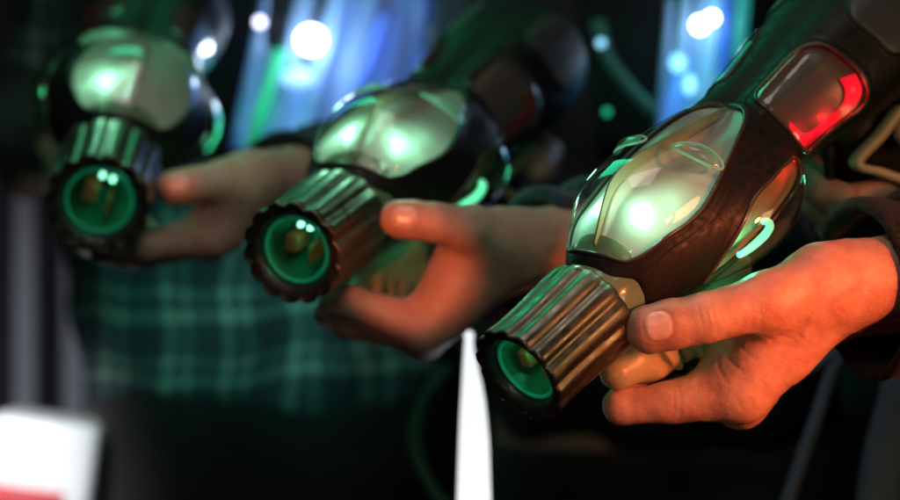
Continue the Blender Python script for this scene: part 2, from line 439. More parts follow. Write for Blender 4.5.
        for i, (a_, b_) in enumerate(pc):
            wq = .20 + .05 * math.sin(i * .16 + .4)
            for q, off in ((0, -.0010), (wq * .5, -.0026), (wq, -.0044)):
                s1 = np.array([(a_ + (cs - a_) * q) * 1e-3]); t1 = np.array([(b_ + (ct - b_) * q) * sg])
                V.append(gp(s1, t1, body_r(s1, t1) + off)[0])
        mesh_obj('red_glow_strip', V, grid_faces(48, 3, False), M['red_emitter'] if k == 0 else M['red_off'], w)
    # --- slate inlay panels at the tail
    for P in panels:
        v, f = P.sheet(lambda q: .0020 if q < .97 else .001, rings=12, rmax=.97); mesh_obj('tail_inlay', v, f, M['slate'], g)
    # --- tan fore grip with slots (implicit solid)
    def fgrip(P):
        d = cone(P, (0, .064, -.0435), (0, .088, -.048), .0095, .0140)
        d = smin(d, cone(P, (0, .088, -.049), (0, .160, -.066), .0140, .0160), .006)
        d = smin(d, cone(P, (0, .090, -.036), (0, .160, -.042), .0120, .016), .010)
        for y in (.0840, .1020, .1200):
            z = -.0510 - (y - .083) * .30
            for sx in (-1, 1):
                d = smax(d, -cone(P, (sx * .0138, y - .0015, z + .006), (sx * .0138, y + .0030, z - .007), .0040, .0040), .0010)
                d = smin(d, cone(P, (sx * .0125, y + .0070, z + .009), (sx * .0125, y + .0115, z - .008), .0024, .0024), .0012)
        return d
    v, f = surface(fgrip, (-.03, .025, -.085), (.03, .185, -.01), .0013); mesh_obj('fore_grip', v, f, M['tan'], g)
    # --- pistol grip, trigger guard and trigger
    def pgrip(P):
        d = cone(P, (0, .305, -.035), (0, .325, -.125), .019, .018)
        d = smin(d, cone(P, (0, .290, -.035), (0, .310, -.12), .014, .013), .012)
        return d
    v, f = surface(pgrip, (-.04, .26, -.155), (.04, .36, -.01), .0022); mesh_obj('pistol_grip', v, f, M['rubber'], g)
    path = catmull([(0.0279, 0.3061, -0.0234), (0.0232, 0.2889, -0.0317), (0.0177, 0.2693, -0.0391), (0.0269, 0.2766, -0.0485), (0.037, 0.2877, -0.0615)], 40, False)
    V = []
    pv = [Vector(p) for p in path]
    for i, p in enumerate(pv):
        t = (pv[min(i + 1, 39)] - pv[max(i - 1, 0)]).normalized(); nn = t.cross(Vector((1, 0, 0)))
        for x, z in [(-.004, -.002), (-.003, -.003), (.003, -.003), (.004, -.002), (.004, .002), (.003, .003), (-.003, .003), (-.004, .002)]:
            V.append(p + Vector((x, 0, 0)) + nn * z)
    F = grid_faces(40, 8) + [tuple(range(8)), tuple(39 * 8 + j for j in range(8))]
    mesh_obj('trigger_guard', V, F, M['tan'], g)
    v, f = tube(catmull([(0, .270, -.030), (0, .266, -.045), (0, .262, -.056), (0, .258, -.064)], 12, False), [.004, .004, .0038, .0036, .0035, .0034, .0033, .0032, .003, .0028, .0025, .002], 10)
    mesh_obj('trigger', v, f, M['rubber'], g)
    # --- lamps inside (LEDs) and a few added glow lights
    def led(name, loc, col, e, size=.002):
        L = bpy.data.lights.new(name, 'POINT'); L.color = col; L.energy = e; L.shadow_soft_size = size
        o = bpy.data.objects.new(name, L); COL.objects.link(o); o.parent = g; o.location = loc
    for sg in (1, -1):
        s0, t0 = .100, 33 * sg
        led('green_emitter', gp(np.array([s0]), np.array([t0]), body_r(np.array([s0]), np.array([t0])) + .0020)[0], (.36, 1.0, .68), GREEN_E if sg == 1 else GREEN_E * 1.2, .005)
        s0, t0 = .122, 44 * sg
        led('green_emitter', gp(np.array([s0]), np.array([t0]), body_r(np.array([s0]), np.array([t0])) + .0020)[0], (.35, 1.0, .65), GREEN_E * .22, .006)  # extra light added to spread the glow under the dome
        s0, t0 = .140, 114 * sg
        led('green_emitter', gp(np.array([s0]), np.array([t0]), body_r(np.array([s0]), np.array([t0])) - .001)[0], (.06, 1.0, .50), .030 if sg == 1 else .006, .002)
        if sg == 1: led('green_emitter', gp(np.array([.222]), np.array([128.]), body_r(np.array([.222]), np.array([128.])) + .004)[0], (.05, 1.0, .5), .012, .003)  # light added outside the frame to turn the trigger hand green
        if sg == 1: led('red_emitter', gp(np.array([.200]), np.array([100.]), body_r(np.array([.200]), np.array([100.])) - .001)[0], (1.0, .01, .02), .005, .002)  # added light, stands in for red spill from the rear window
        for s0, t0, w0 in ((.230, 92 * sg, .7), (.258, 99 * sg, .5), (.280, 93 * sg, .8)):
            led('red_emitter', gp(np.array([s0]), np.array([t0]), body_r(np.array([s0]), np.array([t0])) - .0010)[0], (1.0, .01, .02), .014 * w0 if sg == 1 else .0, .002)
    led('lens_led', (0.004, .0105, .006), (.05, 1.0, .5), .0036, .002)
    return g
def copy_tree(o, parent=None):
    c = o.copy(); COL.objects.link(c); c.parent = parent
    for ch in list(o.children): copy_tree(ch, c)
    return c
def gun_matrix(px, py, Y, back, roll, sc=1.0):
    b = Vector(back).normalized()
    z = (Vector((0, 0, 1)) - b * b.z).normalized(); x = b.cross(z)   # x to the camera's right
    R = Matrix.Rotation(math.radians(roll), 3, b)
    z = R @ z; x = R @ x
    m = (Matrix((x, b, z)).transposed() * sc).to_4x4(); m.translation = at(px, py, Y)
    return m
GREEN_E = .032
M['seam'] = principled('seam_plastic', (0.35, 0.30, 0.18), 0.3)
M['oval_edge'] = principled('oval_lens_edge', (0.35, 0.75, 0.55), 0.15)
 
gun1 = make_gun()
gun2 = copy_tree(gun1); gun3 = copy_tree(gun1)
for g in (gun2, gun3):                                    # the red lamps are lit on the nearest gun only
    for o in list(g.children_recursive):
        if o.name.startswith('red_emitter') or (g == gun3 and o.name.startswith('green_emitter') and o.location.x > 0 and o.location.y < .13): bpy.data.objects.remove(o)
        elif o.name.startswith('red_glow_strip'):
            o.material_slots[0].link = 'OBJECT'; o.material_slots[0].material = M['red_off']
G1 = gun_matrix(517, 377, 1.06, (.64, .53, .545), 10)
G2 = gun_matrix(291, 254, 1.22, (.36, .88, .31), 12, 1.13)
G3 = gun_matrix(98, 205, 1.36, (-.05, .90, .35), 17, 1.24)
for o in gun3.children:
    if o.name.startswith('green_emitter') and o.location.x < -.03:
        o.data = o.data.copy(); o.data.energy = .30
for g, m in ((gun1, G1), (gun2, G2), (gun3, G3)): g.matrix_world = m
tag(gun1, 'nearest toy laser gun with red lit rear window and orange glints on its fluted barrel', 'toy gun', 'laser tag guns')
tag(gun2, 'middle toy laser gun, green dome bright, held between the other two guns', 'toy gun', 'laser tag guns')
tag(gun3, 'farthest toy laser gun at left, blurred, its round green lens facing the viewer', 'toy gun', 'laser tag guns')
# ------------------------------------------------------------------ hands
def hand_field(J, sc=1.0):
    """J: joints in metres. Returns a distance field for one hand with its wrist and forearm."""
    A = lambda k: np.array(J[k], np.float32)
    fr = {'index': (11.8, 9.6, 8.4, 7.3), 'middle': (12.0, 9.8, 8.6, 7.5), 'ring': (11.6, 9.2, 8.0, 7.0), 'little': (10.6, 8.0, 7.0, 6.2)}
    if 'fr' in J: fr.update(J['fr'])
    mm = 1e-3 * sc
    W, U = A('wrist'), A('ulnar')
    def fn(P):
        # forearm and wrist: two bones side by side
        d = cone(P, W, A('elbow_r'), J.get('rw', 20) * mm, 27 * mm)
        d = smin(d, cone(P, U, A('elbow_u'), J.get('rw', 20) * .92 * mm, 26 * mm), .02 * sc)
        # palm: a metacarpal to every knuckle
        for i, k in enumerate(('index', 'middle', 'ring', 'little')):
            base = W + (U - W) * (i / 3.0)
            d = smin(d, cone(P, base, A(k)[0], (16 - i) * mm, fr[k][0] * mm), .012 * sc)
        # thumb
        t = A('thumb'); tr = J.get('tr', (17, 14.5, 12.3, 11.4))
        d = smin(d, cone(P, W * .55 + t[0] * .45, t[0], 17 * mm, tr[0] * mm), .014 * sc)
        d = smin(d, cone(P, t[0], t[1], tr[0] * mm, tr[1] * mm), .010 * sc)
        th = cone(P, t[1], t[2], (tr[1] - 1.2) * mm, tr[2] * mm)
        th = smin(th, cone(P, t[2], t[3], tr[2] * mm, tr[3] * mm), .003 * sc)
        mid = t[2] * .35 + t[3] * .65
        th = smin(th, cone(P, mid, t[3], (tr[3] + .6) * mm, tr[3] * mm * .95), .004 * sc)
        d = smin(d, th, .007 * sc)
        # first web
        i0 = A('index')[0]
        wa, wb = (A('web')[0], A('web')[1]) if 'web' in J else (t[0] * .25 + t[1] * .75, W * .10 + i0 * .90)
        d = smin(d, cone(P, wa, wb, J.get('wr', 10) * mm, J.get('wr', 10) * mm), .012 * sc)
        if 'palm' in J:
            q = A('palm'); d = smin(d, cone(P, (q[0] + wa) / 2, (q[1] + wb) / 2, J['pr'] * mm, J['pr'] * mm), .014 * sc)
        if 'palm' in J: d = smin(d, cone(P, A('palm')[0], A('palm')[1], J['pr'] * mm, J['pr'] * mm), .018 * sc)
        if 'pad' in J: d = smin(d, cone(P, A('pad')[0], A('pad')[1], J['pad_r'][0] * mm, J['pad_r'][1] * mm), .010 * sc)
        deep = (U - W) / np.linalg.norm(U - W) * .022 * sc
        d = smin(d, cone(P, t[0] * .2 + t[1] * .8 + deep, i0 + deep, 13.5 * mm, 12 * mm), .010 * sc)
        d = smin(d, cone(P, t[0], W * .4 + i0 * .6, 12 * mm, 10 * mm), .014 * sc)
        # fingers, each its own chain, kept apart from its neighbours
        fs = []
        for k in ('index', 'middle', 'ring', 'little'):
            q = A(k); r = fr[k]
            f = cone(P, q[0], q[1], r[0] * .93 * mm, r[1] * mm)
            f = smin(f, cone(P, q[1], q[2], r[1] * 1.02 * mm, r[2] * mm), .003 * sc)
            f = smin(f, cone(P, q[2], q[3], r[2] * mm, r[3] * mm), .002 * sc)
            fs.append(f)
        f = fs[0]
        for g in fs[1:]: f = smin(f, g, .0012)
        d = smin(d, f, .006 * sc)
        return d
    pts = np.array([J[k] for k in ('wrist', 'ulnar', 'elbow_r', 'elbow_u')] + [p for k in ('thumb', 'index', 'middle', 'ring', 'little') for p in J[k]])
    return fn, pts.min(0) - .035, pts.max(0) + .035
def nails_and_creases(V, J, sc, nails, creases):
    """raise the nails and press in the knuckle creases -> moved verts, nail mask"""
    V = V.copy(); mask = np.zeros(len(V)); red = np.zeros(len(V))
    for c, ax, nrm, L, Wd in nails:
        ax = np.array(Vector(ax).normalized()); nrm = np.array(nrm, float); nrm = nrm - ax * (nrm @ ax); nrm /= np.linalg.norm(nrm); bx = np.cross(nrm, ax)
        q = V - np.array(c); a = q @ ax; b = q @ bx; n = q @ nrm
        # rounded rectangle distance
        sd = ((np.abs(a / (L / 2)) ** 2.7 + np.abs(b / (Wd / 2)) ** 2.7) ** (1 / 2.7) - 1) * Wd / 2
        near = n > -.004
        m = np.clip(.5 - sd / .0009, 0, 1) * near
        groove = np.exp(-((sd - .0004) / .0008) ** 2) * near
        V += nrm * (.00025 * m - .00050 * groove)[:, None]
        mask = np.maximum(mask, m)
        red = np.maximum(red, np.clip(1 - np.maximum(sd, 0) / .006, 0, 1) * near * .6)
    for c, ax, up, L, dep in creases:
        ax = np.array(Vector(ax).normalized()); up = np.array(Vector(up).normalized())
        q = V - np.array(c); a = q @ ax; dist = np.linalg.norm(q - a[:, None] * ax, axis=1)
        bow = a + .06 * dist
        V -= (up * dep) * (np.exp(-(bow / .0009) ** 2) * np.clip(1 - dist / L, 0, 1))[:, None]
    return V, mask, red
def P3(*a): return tuple(at(*a))
def chain(*a): return [P3(*q) for q in a]

H1 = dict(ymax=1.135, lines=[
    ([(835, 318), (806, 338), (782, 366), (768, 392)], 5.0, .0011), ([(838, 292), (815, 312), (803, 340)], 4.2, .0009), ([(820, 262), (798, 275), (770, 288)], 4.0, .0006),
    ([(722, 342), (730, 360), (745, 374)], 1.8, -.0012), ([(735, 338), (745, 352), (760, 362)], 1.6, -.0008), ([(716, 350), (719, 368), (728, 384)], 1.8, -.0009),
    ([(772, 330), (786, 326), (802, 330)], 1.6, -.0005), ([(768, 338), (784, 336), (800, 342)], 1.5, -.0004), ([(776, 346), (790, 346), (806, 352)], 1.5, -.0004),
    ([(842, 240), (846, 265), (843, 300)], 1.8, -.0006), ([(834, 246), (838, 270), (836, 296)], 1.6, -.0004), ([(748, 300), (752, 316), (750, 334)], 1.5, -.0005), ([(757, 298), (761, 315), (760, 333)], 1.5, -.0004),
    ([(672, 388), (674, 402), (672, 420)], 1.5, -.0005), ([(679, 388), (681, 402), (679, 420)], 1.4, -.0004), ([(735, 396), (741, 408), (740, 420)], 1.6, -.0004), ([(745, 392), (752, 404), (750, 416)], 1.6, -.0004)], pad=chain((728, 385, 1.114), (668, 402, 1.118)), pad_r=(12.5, 9.5), palm=chain((750, 325, 1.128), (730, 374, 1.130)), pr=15, web=chain((776, 312, 1.096), (745, 384, 1.107)), wr=11.5,
    wrist=P3(856, 282, 1.108), ulnar=P3(850, 300, 1.150), elbow_r=P3(965, 268, 1.13), elbow_u=P3(965, 285, 1.175), rw=21,
    thumb=chain((822, 283, 1.096), (768, 302, 1.084), (704, 318, 1.076), (650, 329, 1.075)), tr=(18, 15.2, 12.6, 11.9),
    index=chain((742, 399, 1.106), (622, 406, 1.122), (636, 380, 1.152), (668, 350, 1.163)),
    middle=chain((745, 392, 1.128), (628, 398, 1.146), (642, 366, 1.172), (672, 342, 1.178)),
    ring=chain((754, 384, 1.148), (645, 386, 1.168), (655, 358, 1.189), (684, 338, 1.187)),
    little=chain((768, 372, 1.166), (678, 372, 1.187), (680, 350, 1.199), (700, 335, 1.197)))
H2 = dict(pad=chain((418, 318, 1.282), (380, 308, 1.278)), pad_r=(9.5, 8.0), palm=chain((464, 260, 1.290), (440, 304, 1.290)), pr=12, web=chain((466, 238, 1.268), (438, 320, 1.282)), wr=10,
    wrist=P3(522, 246, 1.285), ulnar=P3(520, 258, 1.325), elbow_r=P3(610, 238, 1.33), elbow_u=P3(610, 246, 1.37), rw=21,
    thumb=chain((500, 240, 1.272), (472, 229, 1.258), (434, 222, 1.248), (399, 219, 1.247)), tr=(16, 13.5, 11.4, 10.6),
    index=chain((424, 333, 1.278), (352, 302, 1.272), (333, 304, 1.296), (340, 285, 1.315)),
    middle=chain((422, 336, 1.298), (347, 322, 1.294), (328, 314, 1.316), (338, 294, 1.334)),
    ring=chain((430, 334, 1.318), (360, 322, 1.320), (342, 312, 1.340), (352, 297, 1.355)),
    little=chain((441, 324, 1.336), (384, 313, 1.345), (366, 304, 1.358), (372, 290, 1.365)))
H3 = dict(pad=chain((205, 230, 1.446), (170, 238, 1.440)), pad_r=(11.5, 9.0), palm=chain((236, 205, 1.450), (224, 226, 1.450)), pr=12, web=chain((226, 190, 1.432), (213, 230, 1.444)), wr=10,
    wrist=P3(252, 182, 1.452), ulnar=P3(250, 192, 1.490), elbow_r=P3(330, 178, 1.56), elbow_u=P3(330, 186, 1.59), rw=20,
    thumb=chain((240, 183, 1.436), (222, 181, 1.424), (196, 184, 1.415), (173, 188, 1.412)), tr=(16, 13.5, 11.4, 10.6),
    index=chain((207, 238, 1.440), (146, 246, 1.430), (116, 252, 1.432), (101, 253, 1.442)),
    middle=chain((206, 240, 1.460), (146, 254, 1.450), (122, 256, 1.462), (112, 246, 1.475)),
    ring=chain((210, 236, 1.480), (155, 250, 1.474), (135, 248, 1.490), (130, 236, 1.500)),
    little=chain((217, 228, 1.497), (170, 240, 1.495), (152, 236, 1.507), (146, 226, 1.515)))
def rear_hand(G):
    """the trigger hand, laid out on the pistol grip of a gun"""
    T = lambda x, y, z: tuple(G @ Vector((x, y, z)))
    fin = lambda z, o: [T(-.034, .318 + o, z), T(-.027, .276 + o, z - .001), T(.002, .264 + o, z - .002), T(.024, .283 + o, z - .003)]
    J = dict(wrist=T(-.018, .372, -.070), ulnar=T(-.026, .368, -.108), elbow_r=T(-.05, .47, -.13), elbow_u=T(-.055, .46, -.165), rw=20,
             thumb=[T(-.012, .352, -.050), T(.008, .352, -.034), T(.030, .330, -.034), T(.033, .305, -.037)], tr=(15, 12.5, 10.8, 9.8),
             index=[T(-.034, .312, -.044), T(-.026, .276, -.050), T(-.004, .262, -.056), T(.010, .263, -.059)],
             middle=fin(-.062, 0), ring=fin(-.082, .004), little=fin(-.100, .009))
    return J
def skin_lines(V, lines, ymax):
    """veins (raised) and folds (pressed in) along drawn lines on the side of the hand that is towards the lens"""
    V = V.copy(); q = np.stack([V[:, 0] / V[:, 1] * FPX + 450, 250 - (V[:, 2] - CAMZ) / V[:, 1] * FPX], 1); near = np.clip((ymax - V[:, 1]) / .008, 0, 1)
    c = V.mean(0); 
    for pts, wid, amt in lines:
        P = catmull(pts, 40, False); d = np.full(len(V), 1e9); tt = np.zeros(len(V))
        for k in range(39):
            a, b = P[k], P[k + 1]; ab = b - a; t = np.clip(((q - a) @ ab) / (ab @ ab + 1e-9), 0, 1); dd = np.linalg.norm(q - a - t[:, None] * ab, axis=1)
            m = dd < d; d = np.where(m, dd, d); tt = np.where(m, (k + t) / 39, tt)
        h = np.exp(-(d / wid) ** 2) * np.sin(np.clip(tt, .02, .98) * PI) ** .5 * near
        V[:, 1] -= h * amt * (.75 if amt > 0 else .55)
    return V
def make_hand(J, h, sc=1.0, nails=(), creases=()):
    fn0, lo, hi = hand_field(J, sc)
    def fn(P):
        d = fn0(P)
        return d + .00018 * np.sin(P[:, 0] * 310 + 2 * np.sin(P[:, 2] * 170)) * np.sin(P[:, 2] * 260 + 2 * np.sin(P[:, 1] * 190)) + .00009 * np.sin(P[:, 0] * 900 + 3 * np.sin(P[:, 2] * 500)) * np.sin(P[:, 2] * 800 + P[:, 1] * 700)
    v, f = surface(fn, lo, hi, h)
    if 'lines' in J: v = skin_lines(v, J['lines'], J['ymax'])
    v, m, r = nails_and_creases(v, J, sc, nails, creases)
    return v, f, m, r
def thumb_marks(J, L=.0135, Wd=.0142):
    t = [np.array(p) for p in J['thumb']]
    ax = t[3] - t[2]; axn = ax / np.linalg.norm(ax)
    up = np.array([0, -1, .12]); up = up - axn * (up @ axn); up /= np.linalg.norm(up)
    tip = t[3] + up * J.get('tr', (0, 0, 0, 11))[3] * 1e-3
    nails = [(tip + axn * -.0030, axn, up, L, Wd)]
    ip = t[2] + up * .012
    cre = [(ip - axn * o, axn, up, .011, d) for o, d in ((-.0035, .0006), (-.0005, .0008), (.003, .0007), (.0062, .0004))]
    return nails, cre

def skin_mat(name, col, red):
    m, nt, b = new_mat(name)
    b.inputs['Roughness'].default_value = .42; b.inputs['Subsurface Weight'].default_value = .25
    b.inputs['Subsurface Radius'].default_value = (.010, .004, .002); b.inputs['Subsurface Scale'].default_value = .5
    tc = nt.nodes.new('ShaderNodeTexCoord')
    n = nt.nodes.new('ShaderNodeTexNoise'); n.inputs['Scale'].default_value = 70; n.inputs['Detail'].default_value = 6; n.inputs['Roughness'].default_value = .6
    v = nt.nodes.new('ShaderNodeTexVoronoi'); v.inputs['Scale'].default_value = 1300
    n2 = nt.nodes.new('ShaderNodeTexNoise'); n2.inputs['Scale'].default_value = 330; n2.inputs['Detail'].default_value = 6; n2.inputs['Distortion'].default_value = 1.2
    for q in (n, v, n2): nt.links.new(tc.outputs['Object'], q.inputs['Vector'])
    mx = nt.nodes.new('ShaderNodeMix'); mx.data_type = 'RGBA'; mx.inputs['A'].default_value = (*col, 1); mx.inputs['B'].default_value = (*red, 1)
    rr = nt.nodes.new('ShaderNodeMapRange'); rr.inputs['From Min'].default_value = .38; rr.inputs['From Max'].default_value = .62
    nt.links.new(n.outputs['Fac'], rr.inputs['Value'])
    at_ = nt.nodes.new('ShaderNodeAttribute'); at_.attribute_name = 'marks'
    sep = nt.nodes.new('ShaderNodeSeparateColor'); nt.links.new(at_.outputs['Color'], sep.inputs[0])
    ad = nt.nodes.new('ShaderNodeMath'); ad.operation = 'MULTIPLY_ADD'; ad.inputs[1].default_value = .6; ad.use_clamp = True
    nt.links.new(rr.outputs['Result'], ad.inputs[0]); nt.links.new(sep.outputs['Green'], ad.inputs[2]); nt.links.new(ad.outputs[0], mx.inputs['Factor'])
    mn = nt.nodes.new('ShaderNodeMix'); mn.data_type = 'RGBA'; mn.inputs['B'].default_value = (.70, .46, .38, 1)
    nt.links.new(mx.outputs['Result'], mn.inputs['A']); nt.links.new(sep.outputs['Red'], mn.inputs['Factor']); nt.links.new(mn.outputs['Result'], b.inputs['Base Color'])
    ro = nt.nodes.new('ShaderNodeMapRange'); ro.inputs['To Min'].default_value = .46; ro.inputs['To Max'].default_value = .25
    nt.links.new(sep.outputs['Red'], ro.inputs['Value']); nt.links.new(ro.outputs['Result'], b.inputs['Roughness'])
    mh = nt.nodes.new('ShaderNodeMath'); mh.operation = 'MULTIPLY_ADD'; mh.inputs[1].default_value = .7
    nt.links.new(v.outputs['Distance'], mh.inputs[0]); nt.links.new(n2.outputs['Fac'], mh.inputs[2])
    bs = nt.nodes.new('ShaderNodeMapRange'); bs.inputs['To Min'].default_value = .30; bs.inputs['To Max'].default_value = .05
    nt.links.new(sep.outputs['Red'], bs.inputs['Value'])
    bp = nt.nodes.new('ShaderNodeBump'); bp.inputs['Distance'].default_value = .0007
    nt.links.new(bs.outputs['Result'], bp.inputs['Strength'])
    nt.links.new(mh.outputs[0], bp.inputs['Height']); nt.links.new(bp.outputs['Normal'], b.inputs['Normal'])
    return m
M['skin'] = skin_mat('skin', (.53, .31, .22), (.40, .16, .11))
M['skin_pale'] = skin_mat('skin_pale', (.52, .34, .27), (.50, .24, .18))

# ------------------------------------------------------------------ people
def fabric(name, col, rough=.9, scale=500, bump=.5, sheen=.3, var=.25, dist=.002):
    m = principled(name, col, rough, noise_scale=scale, bump=bump, var=var, bump_dist=dist)
    b = m.node_tree.nodes['Principled BSDF']; b.inputs['Sheen Weight'].default_value = sheen; b.inputs['Sheen Roughness'].default_value = .5
    return m
def plaid(name):
    m, nt, b = new_mat(name); b.inputs['Roughness'].default_value = .9
    tc = nt.nodes.new('ShaderNodeTexCoord'); sx = nt.nodes.new('ShaderNodeSeparateXYZ'); wn = nt.nodes.new('ShaderNodeTexNoise'); wn.inputs['Scale'].default_value = 7; wn.inputs['Detail'].default_value = 2
    va = nt.nodes.new('ShaderNodeVectorMath'); va.operation = 'MULTIPLY_ADD'; va.inputs[1].default_value = (.06, .06, .05)
    nt.links.new(tc.outputs['Object'], wn.inputs['Vector']); nt.links.new(wn.outputs['Color'], va.inputs[0]); nt.links.new(tc.outputs['Object'], va.inputs[2])
    nt.links.new(va.outputs[0], sx.inputs[0])
    def bands(out, period, ph, lo, hi):
        a = nt.nodes.new('ShaderNodeMath'); a.operation = 'MULTIPLY_ADD'; a.inputs[1].default_value = 1 / period; a.inputs[2].default_value = ph
        nt.links.new(out, a.inputs[0])
        f = nt.nodes.new('ShaderNodeMath'); f.operation = 'FRACT'; nt.links.new(a.outputs[0], f.inputs[0])
        r = nt.nodes.new('ShaderNodeValToRGB'); r.color_ramp.interpolation = 'LINEAR'
        e = r.color_ramp.elements; e[0].position = 0; e[0].color = (lo, lo, lo, 1); e[1].position = 1; e[1].color = (lo, lo, lo, 1)
        for p, c in ((.30, lo), (.34, hi), (.46, hi), (.50, lo * 1.6), (.62, lo * 1.6), (.66, hi * .75), (.74, hi * .75), (.78, lo)):
            q = e.new(p); q.color = (c, c, c, 1)
        nt.links.new(f.outputs[0], r.inputs[0]); return r.outputs['Color']
    bx = bands(sx.outputs['X'], .062, .18, .05, .6); bz = bands(sx.outputs['Z'], .060, .22, .05, .6)
    ad = nt.nodes.new('ShaderNodeMix'); ad.data_type = 'RGBA'; ad.blend_type = 'MULTIPLY'; ad.inputs['Factor'].default_value = 1
    nt.links.new(bx, ad.inputs['A']); nt.links.new(bz, ad.inputs['B'])
    a2 = nt.nodes.new('ShaderNodeMix'); a2.data_type = 'RGBA'; a2.blend_type = 'ADD'; a2.inputs['Factor'].default_value = .30
    nt.links.new(ad.outputs['Result'], a2.inputs['A'])
    a3 = nt.nodes.new('ShaderNodeMix'); a3.data_type = 'RGBA'; a3.blend_type = 'ADD'; a3.inputs['Factor'].default_value = 1
    nt.links.new(bx, a3.inputs['A']); nt.links.new(bz, a3.inputs['B']); nt.links.new(a3.outputs['Result'], a2.inputs['B'])
    cr = nt.nodes.new('ShaderNodeValToRGB'); e = cr.color_ramp.elements
    e[0].position = .0; e[0].color = (.010, .014, .022, 1); e[1].position = .55; e[1].color = (.26, .34, .31, 1); q = e.new(.16); q.color = (.045, .09, .09, 1)
    nt.links.new(a2.outputs['Result'], cr.inputs[0])
    nt.links.new(cr.outputs['Color'], b.inputs['Base Color'])
    return m
M['plaid'] = plaid('plaid_flannel')
M['fleece'] = fabric('black_fleece', (.006, .006, .006), scale=700, bump=.7, sheen=.04, dist=.002)
M['navy'] = fabric('navy_cotton', (.012, .022, .05), sheen=.2)
M['denim'] = fabric('dark_trousers', (.008, .007, .007), sheen=.1)
M['black_cloth'] = fabric('black_cloth', (.010, .011, .013), sheen=.1)
M['vest'] = principled('vest_plastic', (.012, .016, .020), .35, noise_scale=30, bump=.2, bump_dist=.01)
M['shoe'] = principled('shoe_leather', (.02, .02, .02), .5, noise_scale=80, bump=.3)
M['strap'] = fabric('grey_webbing', (.11, .17, .27), sheen=.05)
M['hair'] = fabric('dark_hair', (.03, .02, .015))
def fold_noise(P, amp, sc):
    return amp * (np.sin(P[:, 0] * 41 * sc + 1.7 * np.sin(P[:, 2] * 23 * sc)) * np.sin(P[:, 2] * 37 * sc + 2.1 * np.sin(P[:, 0] * 19 * sc + P[:, 1] * 27 * sc)))
def bones(P, B, k=.03):
    d = None
    for a, b, ra, rb in B:
        c = cone(P, a, b, ra, rb); d = c if d is None else smin(d, c, k)
    return d
